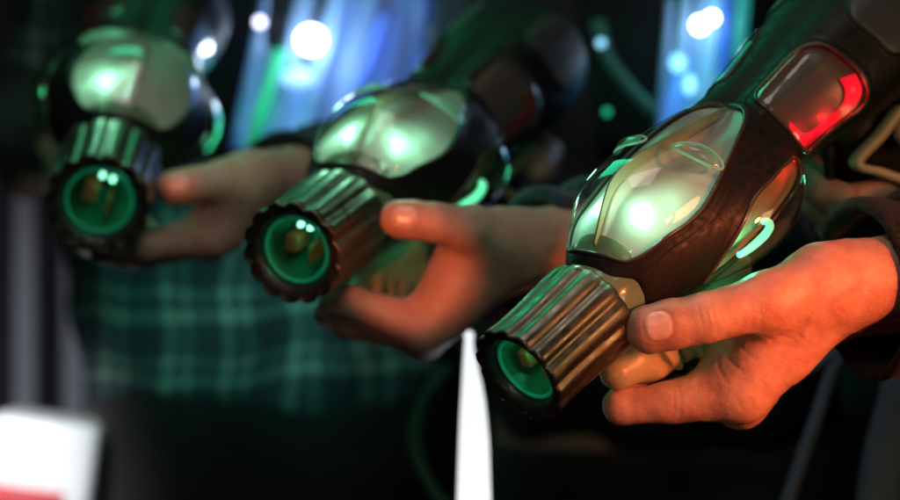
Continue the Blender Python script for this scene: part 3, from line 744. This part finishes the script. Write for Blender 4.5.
def person(name, label, x, Y, HL, HR, elbow_l, elbow_r, left_hand, right_hand, skin, top_mat, sleeve_mats, sleeve_starts, sleeve_r, lean=.0, hem=.86, slim=1.0):
    s = slim
    pel = (x, Y, .90); wst = (x, Y - .0, 1.05); chs = (x, Y - lean * .6, 1.24); nk = (x, Y - lean, 1.42)
    shl = (x + .17 * s, Y - lean * .8, 1.36); shr = (x - .17 * s, Y - lean * .8, 1.36)
    torso = [((x - .07 * s, Y, .92), (x - .08 * s, Y - lean * .6, 1.26), .105 * s, .115 * s), ((x + .07 * s, Y, .92), (x + .08 * s, Y - lean * .6, 1.26), .105 * s, .115 * s),
             (shr, shl, .06, .06)]
    def mid(h): return (np.array(h['elbow_r']) + np.array(h['elbow_u'])) / 2
    el, er = tuple(elbow_l), tuple(elbow_r)
    arms = [(shl, el, .052, .042), (el, tuple(mid(HL)), .042, .032), (shr, er, .052, .042), (er, tuple(mid(HR)), .042, .032)]
    legs = []
    for sg in (-1, 1):
        hip = (x + sg * .085 * s, Y, .88); kn = (x + sg * .10 * s, Y - .01, .48); an = (x + sg * .11 * s, Y + .01, .09)
        legs += [(hip, kn, .088 * s, .062), (kn, an, .058, .042)]
    feet = [((x + sg * .11 * s, Y + .01, .05), (x + sg * .13 * s, Y - .15, .035), .04, .032) for sg in (-1, 1)]
    head = [(nk, (x, Y - lean - .01, 1.48), .055, .055)]
    def body(P):
        d = bones(P, torso + head, .05)
        d = smin(d, ellipsoid(P, (x, Y - lean - .02, 1.60), (.076, .095, .115)), .03)
        d = smin(d, cone(P, (x, Y - lean - .110, 1.60), (x, Y - lean - .122, 1.575), .012, .015), .015)
        for sg in (-1, 1):
            d = smin(d, ellipsoid(P, (x + sg * .078, Y - lean - .01, 1.59), (.012, .022, .032)), .008)
            d = smax(d, -ellipsoid(P, (x + sg * .032, Y - lean - .118, 1.605), (.017, .014, .010)), .008)
        d = smin(d, bones(P, arms, .02), .04)
        d = smin(d, bones(P, legs + feet, .02), .05)
        return d
    allp = np.array([b[0] for b in torso + arms + legs + feet] + [b[1] for b in torso + arms + legs + feet] + [(x, Y - lean, 1.62)])
    bv, bf = surface(body, allp.min(0) - .14, allp.max(0) + .14, .012, 1)
    V = np.concatenate([bv, left_hand[0], right_hand[0]])
    F = [tuple(q) for q in bf] + [tuple(q + len(bv)) for q in left_hand[1]] + [tuple(q + len(bv) + len(left_hand[0])) for q in right_hand[1]]
    o = mesh_obj(name, V, F, skin)
    mk = np.zeros((len(V), 4), np.float32); mk[:, 3] = 1
    n0 = len(bv); n1 = n0 + len(left_hand[0])
    mk[n0:n1, 0] = left_hand[2]; mk[n0:n1, 1] = left_hand[3]
    ca = o.data.color_attributes.new('marks', 'FLOAT_COLOR', 'POINT'); ca.data.foreach_set('color', mk.ravel())
    tag(o, label, 'person')
    # hair cap
    def hair(P):
        d = ellipsoid(P, (x, Y - lean - .012, 1.612), (.084, .104, .118))
        d = smax(d, -(P[:, 2] - 1.60 - .35 * (Y - lean - .03 - P[:, 1])), .02)
        return d
    v, f = surface(hair, (x - .12, Y - lean - .15, 1.45), (x + .12, Y - lean + .13, 1.78), .010, 1); mesh_obj('hair', v, f, M['hair'], o)
    # upper garment with its upper arms
    def shirt(P):
        t2 = [(a, b, ra + .026, rb + .024) for a, b, ra, rb in torso]
        d = bones(P, t2, .05)
        up = [(shl, el, .066, .056), (shr, er, .066, .056)]
        d = smin(d, bones(P, up, .02), .03)
        d = d + fold_noise(P, .004, 1.0) + .005 * np.sin(P[:, 0] * 62 + 3 * np.sin(P[:, 2] * 11)) * np.clip((1.05 - P[:, 2]) * 6, .2, 1)
        d = smax(d, hem + .007 * np.sin(P[:, 0] * 21 + 1) - P[:, 2], .008)
        d = smax(d, P[:, 2] - 1.44, .01)
        return d
    lo = np.minimum(allp.min(0), np.array([x, Y, hem])) - .16; hi = allp.max(0) + .16; lo[2] = hem - .03; hi[2] = 1.50
    v, f = surface(shirt, lo, hi, .010, 1); mesh_obj('shirt', v, f, top_mat, o)
    # trousers
    def tro(P):
        l2 = [(a, b, ra + .016, rb + .018) for a, b, ra, rb in legs] + [((x - .07 * s, Y, .90), (x + .07 * s, Y, .90), .115 * s, .115 * s)]
        d = bones(P, l2, .03) + fold_noise(P, .004, .8)
        d = smax(d, P[:, 2] - hem - .012, .01); d = smax(d, .09 - P[:, 2], .01)
        return d
    v, f = surface(tro, (x - .30, Y - .22, .05), (x + .30, Y + .22, 1.0), .011, 1); mesh_obj('trousers', v, f, M['denim'], o)
    for sg in (-1, 1):
        def shoe(P):
            d = cone(P, (x + sg * .11 * s, Y + .03, .050), (x + sg * .135 * s, Y - .165, .040), .050, .042)
            return smax(d, .004 - P[:, 2], .004)
        v, f = surface(shoe, (x + sg * .12 - .12, Y - .30, -.02), (x + sg * .12 + .12, Y + .15, .14), .010, 1); mesh_obj('shoe', v, f, M['shoe'], o)
    # sleeves: open cloth tubes over the forearms
    for hd, elb, m_, st, rr in ((HL, el, sleeve_mats[0], sleeve_starts[0], sleeve_r[0]), (HR, er, sleeve_mats[1], sleeve_starts[1], sleeve_r[1])):
        w0 = (np.array(hd['wrist']) + np.array(hd['ulnar'])) / 2; w1 = mid(hd); ax = (w1 - w0) / np.linalg.norm(w1 - w0)
        a = w0 + ax * st; e3 = np.array(elb)
        def slv(P):
            d = smin(cone(P, w0, w1, rr, rr * 1.06), cone(P, w1, e3, rr * 1.06, .062), .02)
            q = (P - a) @ ax.astype(np.float32)
            d = d + .0022 * np.sin(q * 190 + 9 * (P[:, 2] - a[2]) / rr * .3) * np.clip(q / .03, 0, 1) + fold_noise(P, .0022, 1.5)
            d = d - .0015 * np.exp(-((q - .004) / .006) ** 2)
            inner = smin(cone(P, w0, w1, rr - .005, rr * 1.06 - .006), cone(P, w1, e3, rr * 1.06 - .006, .052), .02)
            inner = smax(inner, q - .06, .003)
            d = smax(d, -inner, .002)
            return smax(d, -q, .004)
        pp = np.array([w0, w1, e3]); v, f = surface(slv, pp.min(0) - .09, pp.max(0) + .09, .0035 if rr > .04 else .005, 1); mesh_obj('sleeve', v, f, m_, o)
    return o
n1, c1 = thumb_marks(H1); n2, c2 = thumb_marks(H2); n3, c3 = thumb_marks(H3)
L1 = make_hand(H1, .00115, 1.0, n1, c1); L2 = make_hand(H2, .0016, 1.0, n2, c2); L3 = make_hand(H3, .0022, 1.0, n3, [])
R1, R2, R3 = rear_hand(G1), rear_hand(G2), rear_hand(G3)
T1 = make_hand(R1, .0020); T2 = make_hand(R2, .0025); T3 = make_hand(R3, .0030)
V3 = Vector
p1 = person('person', 'person in a black fleece, hand lit orange red, holding the nearest gun', .50, 1.62, H1, R1, (.44, 1.27, 1.02), V3(R1['elbow_r']) + V3((.06, .14, .0)), L1, T1, M['skin'], M['fleece'], (M['fleece'], M['black_cloth']), (.004, .05), (.047, .040), lean=.05, hem=.80)
p2 = person('person', 'person with navy sleeve and half shadowed hand holding the middle gun', .19, 1.86, H2, R2, (.32, 1.52, 1.03), V3(R2['elbow_r']) + V3((.02, .12, .02)), L2, T2, M['skin_pale'], M['black_cloth'], (M['navy'], M['navy']), (.012, .05), (.036, .036), lean=.04, hem=.82, slim=.86)
p3 = person('person', 'person in a dark green plaid shirt holding the farthest gun at left', -.17, 2.06, H3, R3, (.06, 1.80, 1.06), V3(R3['elbow_r']) + V3((-.02, .12, .02)), L3, T3, M['skin_pale'], M['plaid'], (M['navy'], M['black_cloth']), (.045, .04), (.038, .038), lean=.03, hem=.855, slim=.96)
# ------------------------------------------------------------------ vests with lights (worn: parts of their person)
def vest(pers, x, Y, col_fn, slim=1.0):
    v_ = empty('vest'); v_.parent = pers
    V = []; F = []; nx, nz = 24, 20
    hw, z0, z1 = .150 * slim, 1.075, 1.40
    for i in range(nz):
        z = z0 + (z1 - z0) * i / (nz - 1)
        for j in range(nx):
            t = -1 + 2 * j / (nx - 1)
            V.append((x + t * hw, Y - .155 * slim + .075 * t * t - .02 * math.sin(PI * i / (nz - 1)), z))
    F = grid_faces(nz, nx, False)
    o = mesh_obj('chest_plate', V, F, M['vest'], v_)
    md = o.modifiers.new('thick', 'SOLIDIFY'); md.thickness = .012; md.offset = 1
    return v_
def glow(name, rgb, e): 
    k = 'glow_' + name
    if k not in M: M[k] = emission(name, rgb, e)
    return M[k]
def bulb(parent, px, py, Y, r, m, sx=1, sz=1, name='vest_lamp'):
    c = at(px, py, Y); bm = bmesh.new(); bmesh.ops.create_uvsphere(bm, u_segments=16, v_segments=10, radius=r)
    V = [Vector((v.co.x * sx, v.co.y * .5, v.co.z * sz)) + c for v in bm.verts]; bm.verts.index_update(); F = [tuple(v.index for v in f.verts) for f in bm.faces]; bm.free()
    return mesh_obj(name, V, F, m, parent)
def light_guide(name, rgb_a, rgb_b, e, scale):
    """edge-lit plastic: bands of light along its length"""
    m, nt, b = new_mat(name); tc = nt.nodes.new('ShaderNodeTexCoord'); mp = nt.nodes.new('ShaderNodeMapping')
    mp.inputs['Scale'].default_value = (scale, scale, scale * .12); nt.links.new(tc.outputs['Object'], mp.inputs[0])
    n = nt.nodes.new('ShaderNodeTexNoise'); n.inputs['Scale'].default_value = 1; n.inputs['Detail'].default_value = 3; nt.links.new(mp.outputs[0], n.inputs['Vector'])
    r = nt.nodes.new('ShaderNodeValToRGB'); el = r.color_ramp.elements
    el[0].position = .36; el[0].color = (0, 0, 0, 1); el[1].position = .72; el[1].color = (*rgb_b, 1); q = el.new(.52); q.color = (*rgb_a, 1)
    nt.links.new(n.outputs['Fac'], r.inputs[0]); nt.links.new(r.outputs['Color'], b.inputs['Emission Color']); b.inputs['Emission Strength'].default_value = e
    b.inputs['Base Color'].default_value = (.26, .42, .64, 1); b.inputs['Roughness'].default_value = .3
    return m
M['guide_blue'] = light_guide('blue_light_guide', (.008, .05, .24), (.18, .42, .90), .7, 28)
M['guide_teal'] = light_guide('teal_light_guide', (.004, .07, .10), (.08, .40, .45), .8, 40)
def slab(parent, pts, Y, m, name='light_panel', r=None):
    """a panel through photo corners, standing at distance Y, slightly curved"""
    n, nu = 8, 64; a, b, c, d = [Vector(at(p[0], p[1], Y)) for p in pts]; V = []
    for k in (0, .006):
        for i in range(nu + 1):
            for j in range(n + 1):
                u, v = i / nu, j / n
                p = (a * (1 - u) + d * u) * (1 - v) + (b * (1 - u) + c * u) * v
                V.append(p + Vector((0, k - .012 * math.sin(PI * u) - .006 * math.sin(u * 31 + .6 * v) - .003 * math.sin(u * 71), 0)))
    N = (n + 1) * (nu + 1); F = grid_faces(nu + 1, n + 1, False) + [tuple(i + N for i in q)[::-1] for q in grid_faces(nu + 1, n + 1, False)]
    edge = [i * (n + 1) for i in range(nu + 1)] + [nu * (n + 1) + j for j in range(1, n + 1)] + [i * (n + 1) + n for i in range(nu - 1, -1, -1)] + list(range(n - 1, 0, -1))
    for i in range(len(edge)):
        e, f = edge[i], edge[(i + 1) % len(edge)]; F.append((e, f, f + N, e + N))
    return mesh_obj(name, V, F, m, parent)
v3 = vest(p3, -.13, 2.03, None)
YV = 1.845
white_blue = glow('white_blue', (.75, .85, 1.0), 14); violet = glow('violet_white', (.75, .72, 1.0), 5); blue = glow('blue', (.10, .22, .85), .8)
green_g = glow('green', (.02, .50, .22), .45); cyan = glow('cyan', (.25, .65, .9), 1.6)
bulb(v3, 311, 40, YV - .01, .0115, white_blue, 1.05, 1.0)
bulb(v3, 298, 78, YV - .01, .008, glow('soft_blue', (.35, .6, 1.0), 1.2), 1.8, 1.0)
slab(v3, [(228, 150), (268, -30), (452, -30), (400, 140)], YV + .02, M['guide_blue'])
v, f = tube([at(248, 160, YV), at(262, 110, YV), at(280, 50, YV)], .0055, 10); mesh_obj('light_strip', v, f, green_g, v3)
v, f = tube([at(345, 110, YV), at(368, 65, YV), at(385, 15, YV)], .004, 10); mesh_obj('light_strip', v, f, blue, v3)
v, f = tube([at(428, 90, YV), at(440, 50, YV), at(452, 5, YV)], .004, 10); mesh_obj('light_strip', v, f, blue, v3)
bulb(v3, 260, 22, YV - .03, .0042, violet)
bulb(v3, 110, 37, 1.68, .0045, violet, .8, 2.0)
v, f = tube([at(158, 20, YV - .05), at(146, 35, YV - .05), at(134, 48, YV - .05)], .0045, 8); mesh_obj('light_strip', v, f, glow('dim_blue', (.05, .2, .7), 1.0), v3)
def plate_lamp(parent, px, py, Y, col, e_):
    L = bpy.data.lights.new('vest_glow', 'POINT'); L.color = col; L.energy = e_; L.shadow_soft_size = .012
    o = bpy.data.objects.new('vest_glow', L); COL.objects.link(o); o.location = at(px, py, Y); o.parent = parent; o.matrix_parent_inverse = parent.matrix_world.inverted()
plate_lamp(v3, 310, 50, YV - .035, (.62, .82, 1.0), .10)
plate_lamp(v3, 375, 40, YV - .03, (.25, .4, 1.0), .03)
plate_lamp(v3, 262, 110, YV - .03, (.05, .9, .6), .02)
v2 = vest(p2, .20, 1.83, None, .85)
YW = 1.665
slab(v2, [(652, 170), (668, -30), (752, -30), (722, 130)], YW + .02, M['guide_teal'])
bulb(v2, 700, 25, YW - .01, .0065, white_blue); bulb(v2, 712, 18, YW - .01, .005, white_blue)
bulb(v2, 678, 63, YW - .01, .0065, cyan, 1, 1.1); bulb(v2, 690, 85, YW - .01, .005, cyan, 1, 1.6)
v, f = tube([at(662, 150, YW), at(672, 110, YW), at(684, 60, YW)], .0065, 10); mesh_obj('light_strip', v, f, glow('mid_blue', (.05, .20, .60), .9), v2)
v, f = tube([at(738, 60, YW), at(742, 20, YW), at(745, -20, YW)], .0055, 10); mesh_obj('light_strip', v, f, glow('teal', (.02, .28, .25), .8), v2)
v, f = tube([at(722, 75, YW), at(726, 30, YW), at(727, -20, YW)], .004, 10); mesh_obj('light_strip', v, f, glow('deep_blue', (.03, .12, .5), .9), v2)
bulb(v2, 607, 112, YW - .03, .0030, glow('green_dot', (.02, .6, .30), .7))
v, f = tube(catmull([at(598, 20, YW), at(603, 42, YW), at(610, 62, YW), at(632, 90, YW), at(655, 112, YW)], 20, False), .0055, 10); mesh_obj('light_strip', v, f, glow('dark_teal', (.01, .10, .07), .16), v2)
bulb(v2, 601, 43, YW - .02, .0035, cyan)
plate_lamp(v2, 702, 30, YW - .03, (.45, .65, 1.0), .03)
plate_lamp(v2, 685, 80, YW - .03, (.15, .7, .9), .02)
# grey webbing hanging from the first person's jacket
def ribbon(parent, pts, wid, m, name):
    V = []; P = [Vector(p) for p in catmull(pts, 24, False)]
    for i, p in enumerate(P):
        t = (P[min(i + 1, 23)] - P[max(i - 1, 0)]).normalized(); s = t.cross(Vector((0, -1, 0))).normalized()
        for q in (-1, 0, 1): V.append(p + s * wid * q + Vector((0, -.002 * (1 - abs(q)), 0)))
    o = mesh_obj(name, V, grid_faces(24, 3, False), m, parent); md = o.modifiers.new('thick', 'SOLIDIFY'); md.thickness = .002
    return o
YS = 1.40
ribbon(p1, [at(872, 330, YS), at(838, 360, YS), at(815, 420, YS), at(786, 505, YS), at(770, 560, YS)], .0036, M['strap'], 'jacket_strap')
ribbon(p1, [at(775, 372, YS), at(800, 372, YS), at(830, 356, YS), at(862, 330, YS)], .003, M['strap'], 'jacket_strap')
ribbon(p1, [at(905, 370, YS), at(895, 410, YS), at(880, 470, YS), at(870, 560, YS)], .013, M['strap'], 'jacket_strap')
# green coiled hose hanging beside the second person
v, f = tube(catmull([at(452, 368, 1.62), at(440, 378, 1.62), at(425, 397, 1.62), at(415, 432, 1.62), at(421, 466, 1.62), at(437, 496, 1.62), at(470, 530, 1.62)], 60, False), .0050, 12)
M['hose'] = principled('green_hose', (.03, .16, .09), .35, noise_scale=60, bump=.2)
tag(mesh_obj('hose', v, f, M['hose']), 'dim green hose curving down between the plaid shirt and the white strip light', 'hose')
# ------------------------------------------------------------------ the place behind
def plane(name, pts, m, kind='structure'):
    o = mesh_obj(name, pts, [(0, 1, 2, 3)], m, None, False); tag(o, kind=kind); return o
M['floor'] = principled('dark_carpet', (.012, .012, .014), .9, noise_scale=200, bump=.5, bump_dist=.003)
M['wall'] = principled('black_wall', (.012, .013, .016), .85, noise_scale=20, bump=.2, var=.3)
plane('floor', [(-3, -1, 0), (3, -1, 0), (3, 4, 0), (-3, 4, 0)], M['floor'])
plane('wall', [(-3, 3.4, 0), (3, 3.4, 0), (3, 3.4, 2.8), (-3, 3.4, 2.8)], M['wall'])
# pleated grey curtain
M['curtain'] = fabric('grey_curtain', (.10, .10, .11), sheen=.1)
V = []; nx = 160; YC = 2.75
for z in np.linspace(.25, 2.1, 14):
    for i in range(nx):
        px = -160 + 262 * i / (nx - 1)
        x = (px - 450) / FPX * YC
        V.append((x, YC + .035 * math.sin(px * .115 + .8 + .15 * math.sin(z * 3)) + .015 * math.sin(px * .27), z))
tag(mesh_obj('curtain', V, grid_faces(14, nx, False), M['curtain']), 'dark grey pleated curtain hanging at the far left behind the white bin', 'curtain')
# white bin with red band
bx = empty('storage_bin', at(40, 470, 2.0)); bx.location.z = 0
cx = bx.location.x
M['white_plastic'] = principled('white_plastic', (.80, .80, .82), .35, noise_scale=30, bump=.1)
M['red_plastic'] = principled('red_plastic', (.55, .05, .06), .4, noise_scale=40, bump=.1)
v, f = rbox(0, 0, .737, .104, .10, .215, .011, 4)
tl = lambda v: [Matrix.Translation((-.002, 0, .735)) @ Matrix.Rotation(math.radians(8), 4, 'Y') @ Matrix.Translation((0, 0, -.735)) @ Vector(p) for p in v]
v = tl(v)
mesh_obj('bin_body', v, f, M['white_plastic'], bx)
v, f = rbox(-.010, -.0515, .764, .076, .004, .034, .0015, 2); v = tl(v); mesh_obj('red_band', v, f, M['red_plastic'], bx)
v, f = rbox(0, 0, .31, .09, .10, .62, .012, 3); mesh_obj('bin_stand', v, f, M['rim'], bx)
tag(bx, 'bright white plastic bin with a red band at the lower left', 'bin')
for q in ((22, 386), (66, 392), (92, 392)):
    pass
# white strip light standing between the legs
YL = 1.36
sl = empty('strip_light', at(474, 420, YL)); sl.location.z = 0
M['white_tube'] = emission('white_tube', (.93, .96, 1.0), 1.05)
M['white_tube_low'] = emission('dim_white_tube', (.55, .60, .68), .6)
S = YL / FPX
def zz(py): return CAMZ - (py - 250) * S
def strip(prof, m, name):
    V = []
    for py, xa, xb in prof:
        for X, d in ((xa, -.006), (xb, -.006), (xb, .006), (xa, .006)): V.append(((X - 474) * S, d, zz(py)))
    F = grid_faces(len(prof), 4) + [(0, 1, 2, 3), tuple(4 * (len(prof) - 1) + j for j in range(4))]
    o = mesh_obj(name, V, F, m, sl, False)
    md = o.modifiers.new('soft', 'BEVEL'); md.width = .0015; md.segments = 2; md.limit_method = 'ANGLE'
for k_ in ('white_tube', 'white_tube_low'): M[k_].node_tree.nodes['Principled BSDF'].inputs['Base Color'].default_value = (.15, .15, .16, 1)
strip([(530, 457, 491), (500, 457, 491), (470, 458, 490), (440, 459, 489), (418, 460, 487), (400, 461, 485), (384, 462, 482), (366, 463, 478), (350, 464, 474), (338, 465, 473)], M['white_tube'], 'lamp_tube')
strip([(338.5, 464, 474), (334, 464, 474), (331, 466, 472)], M['white_tube'], 'lamp_cap')
for py in (452, 478):
    strip([(py + .6, 457.7, 490.6), (py - .6, 457.9, 490.4)], M['white_tube_low'], 'lamp_band')
v, f = rbox(0, .012, .42, .024, .008, .84, .003); mesh_obj('lamp_stand', v, f, M['slate'], sl)
tag(sl, 'glowing white strip light standing upright below the nearest barrel', 'light')
# ------------------------------------------------------------------ light
w = bpy.data.worlds.new('World'); scene.world = w; w.use_nodes = True
w.node_tree.nodes['Background'].inputs[0].default_value = (.25, .35, .40, 1); w.node_tree.nodes['Background'].inputs[1].default_value = .018
def lamp(name, kind, loc, target, col, e, size=.05, spot=None, blend=.4):
    L = bpy.data.lights.new(name, kind); L.color = col; L.energy = e
    if kind == 'AREA': L.size = size
    else: L.shadow_soft_size = size
    if kind == 'SPOT': L.spot_size = math.radians(spot); L.spot_blend = blend
    o = bpy.data.objects.new(name, L); COL.objects.link(o); o.location = loc
    o.rotation_euler = (Vector(target) - Vector(loc)).to_track_quat('-Z', 'Y').to_euler()
    return o
lamp('warm_red_light', 'SPOT', (.69, .52, 1.09), at(762, 328, 1.10), (1.0, .165, .055), 66, .06, 12.0, .5)
lamp('warm_red_light', 'SPOT', (-.16, .40, 1.06), at(408, 262, 1.25), (1.0, .19, .065), 26, .01, 5.4, .35)  # added narrow spot for the middle hand, shadowed from the first one
lamp('warm_red_light', 'SPOT', (-.30, .40, 1.10), at(183, 187, 1.41), (1.0, .19, .065), 14, .01, 1.5, .6)  # added tiny spot for an orange touch on the far thumb
lamp('warm_red_light', 'SPOT', (.60, .40, 1.12), at(880, 195, 1.25), (1.0, .17, .06), 26, .04, 4.0, .8)  # added spot that reddens the trigger hand
lamp('hand_fill', 'SPOT', (.15, .20, 1.50), at(220, 205, 1.45), (1.0, .80, .68), 6.5, .06, 7, .8)  # added fill spot that brightens the far hand
lamp('low_front_fill', 'SPOT', (-.12, .25, .78), at(670, 372, 1.11), (1.0, .62, .36), 4.5, .05, 11, .8)  # added fill for the nearest fore grip
lamp('amber_fill', 'AREA', (.62, .80, 1.08), (.06, 1.08, .96), (1.0, .58, .24), .85, .18)  # added fill, gives the barrel its golden reflections
lamp('low_front_fill', 'SPOT', (-.26, .30, .84), at(400, 268, 1.29), (1.0, .80, .52), 3.0, .04, 5, .8)  # added fill for the middle gun's fore grip
lamp('green_lamp', 'AREA', (-.25, 1.70, 1.78), (.0, 1.15, .98), (.04, 1.0, .48), 1.5, .35)
lamp('cool_overhead_lamp', 'AREA', (.0, .85, 2.1), (.0, 1.3, 1.0), (1.0, .90, .82), 2.4, .5)
lamp('fill_lamp', 'AREA', (.10, -.30, 1.75), (-.02, 1.3, .98), (1.0, .86, .78), 2.3, .6)
lamp('shirt_green_fill', 'SPOT', (-.75, 1.05, .70), (-.17, 1.92, .955), (.20, 1.0, .75), 25, .1, 15, .7)  # added green fill to bring out the plaid
lamp('bin_fill', 'SPOT', (-.55, 1.25, 1.25), (-.40, 2.0, .77), (.95, .97, 1.0), 48, .05, 16, .6)  # added white fill spot aimed at the bin
lamp('curtain_fill', 'SPOT', (-.95, 1.6, .40), (-.52, 2.75, .85), (.85, .9, 1.0), 80, .1, 26, .9)  # added fill spot that brightens the curtain folds
scene.view_settings.view_transform = 'Standard'; scene.view_settings.look = 'None'; scene.view_settings.exposure = 0
scene.render.engine = 'CYCLES'
cy = scene.cycles
cy.use_denoising = True; cy.caustics_reflective = False; cy.caustics_refractive = False
cy.transparent_max_bounces = 24; cy.max_bounces = 8; cy.sample_clamp_indirect = 4
scene.render.resolution_x = 1024; scene.render.resolution_y = 569
bpy.context.view_layer.update()
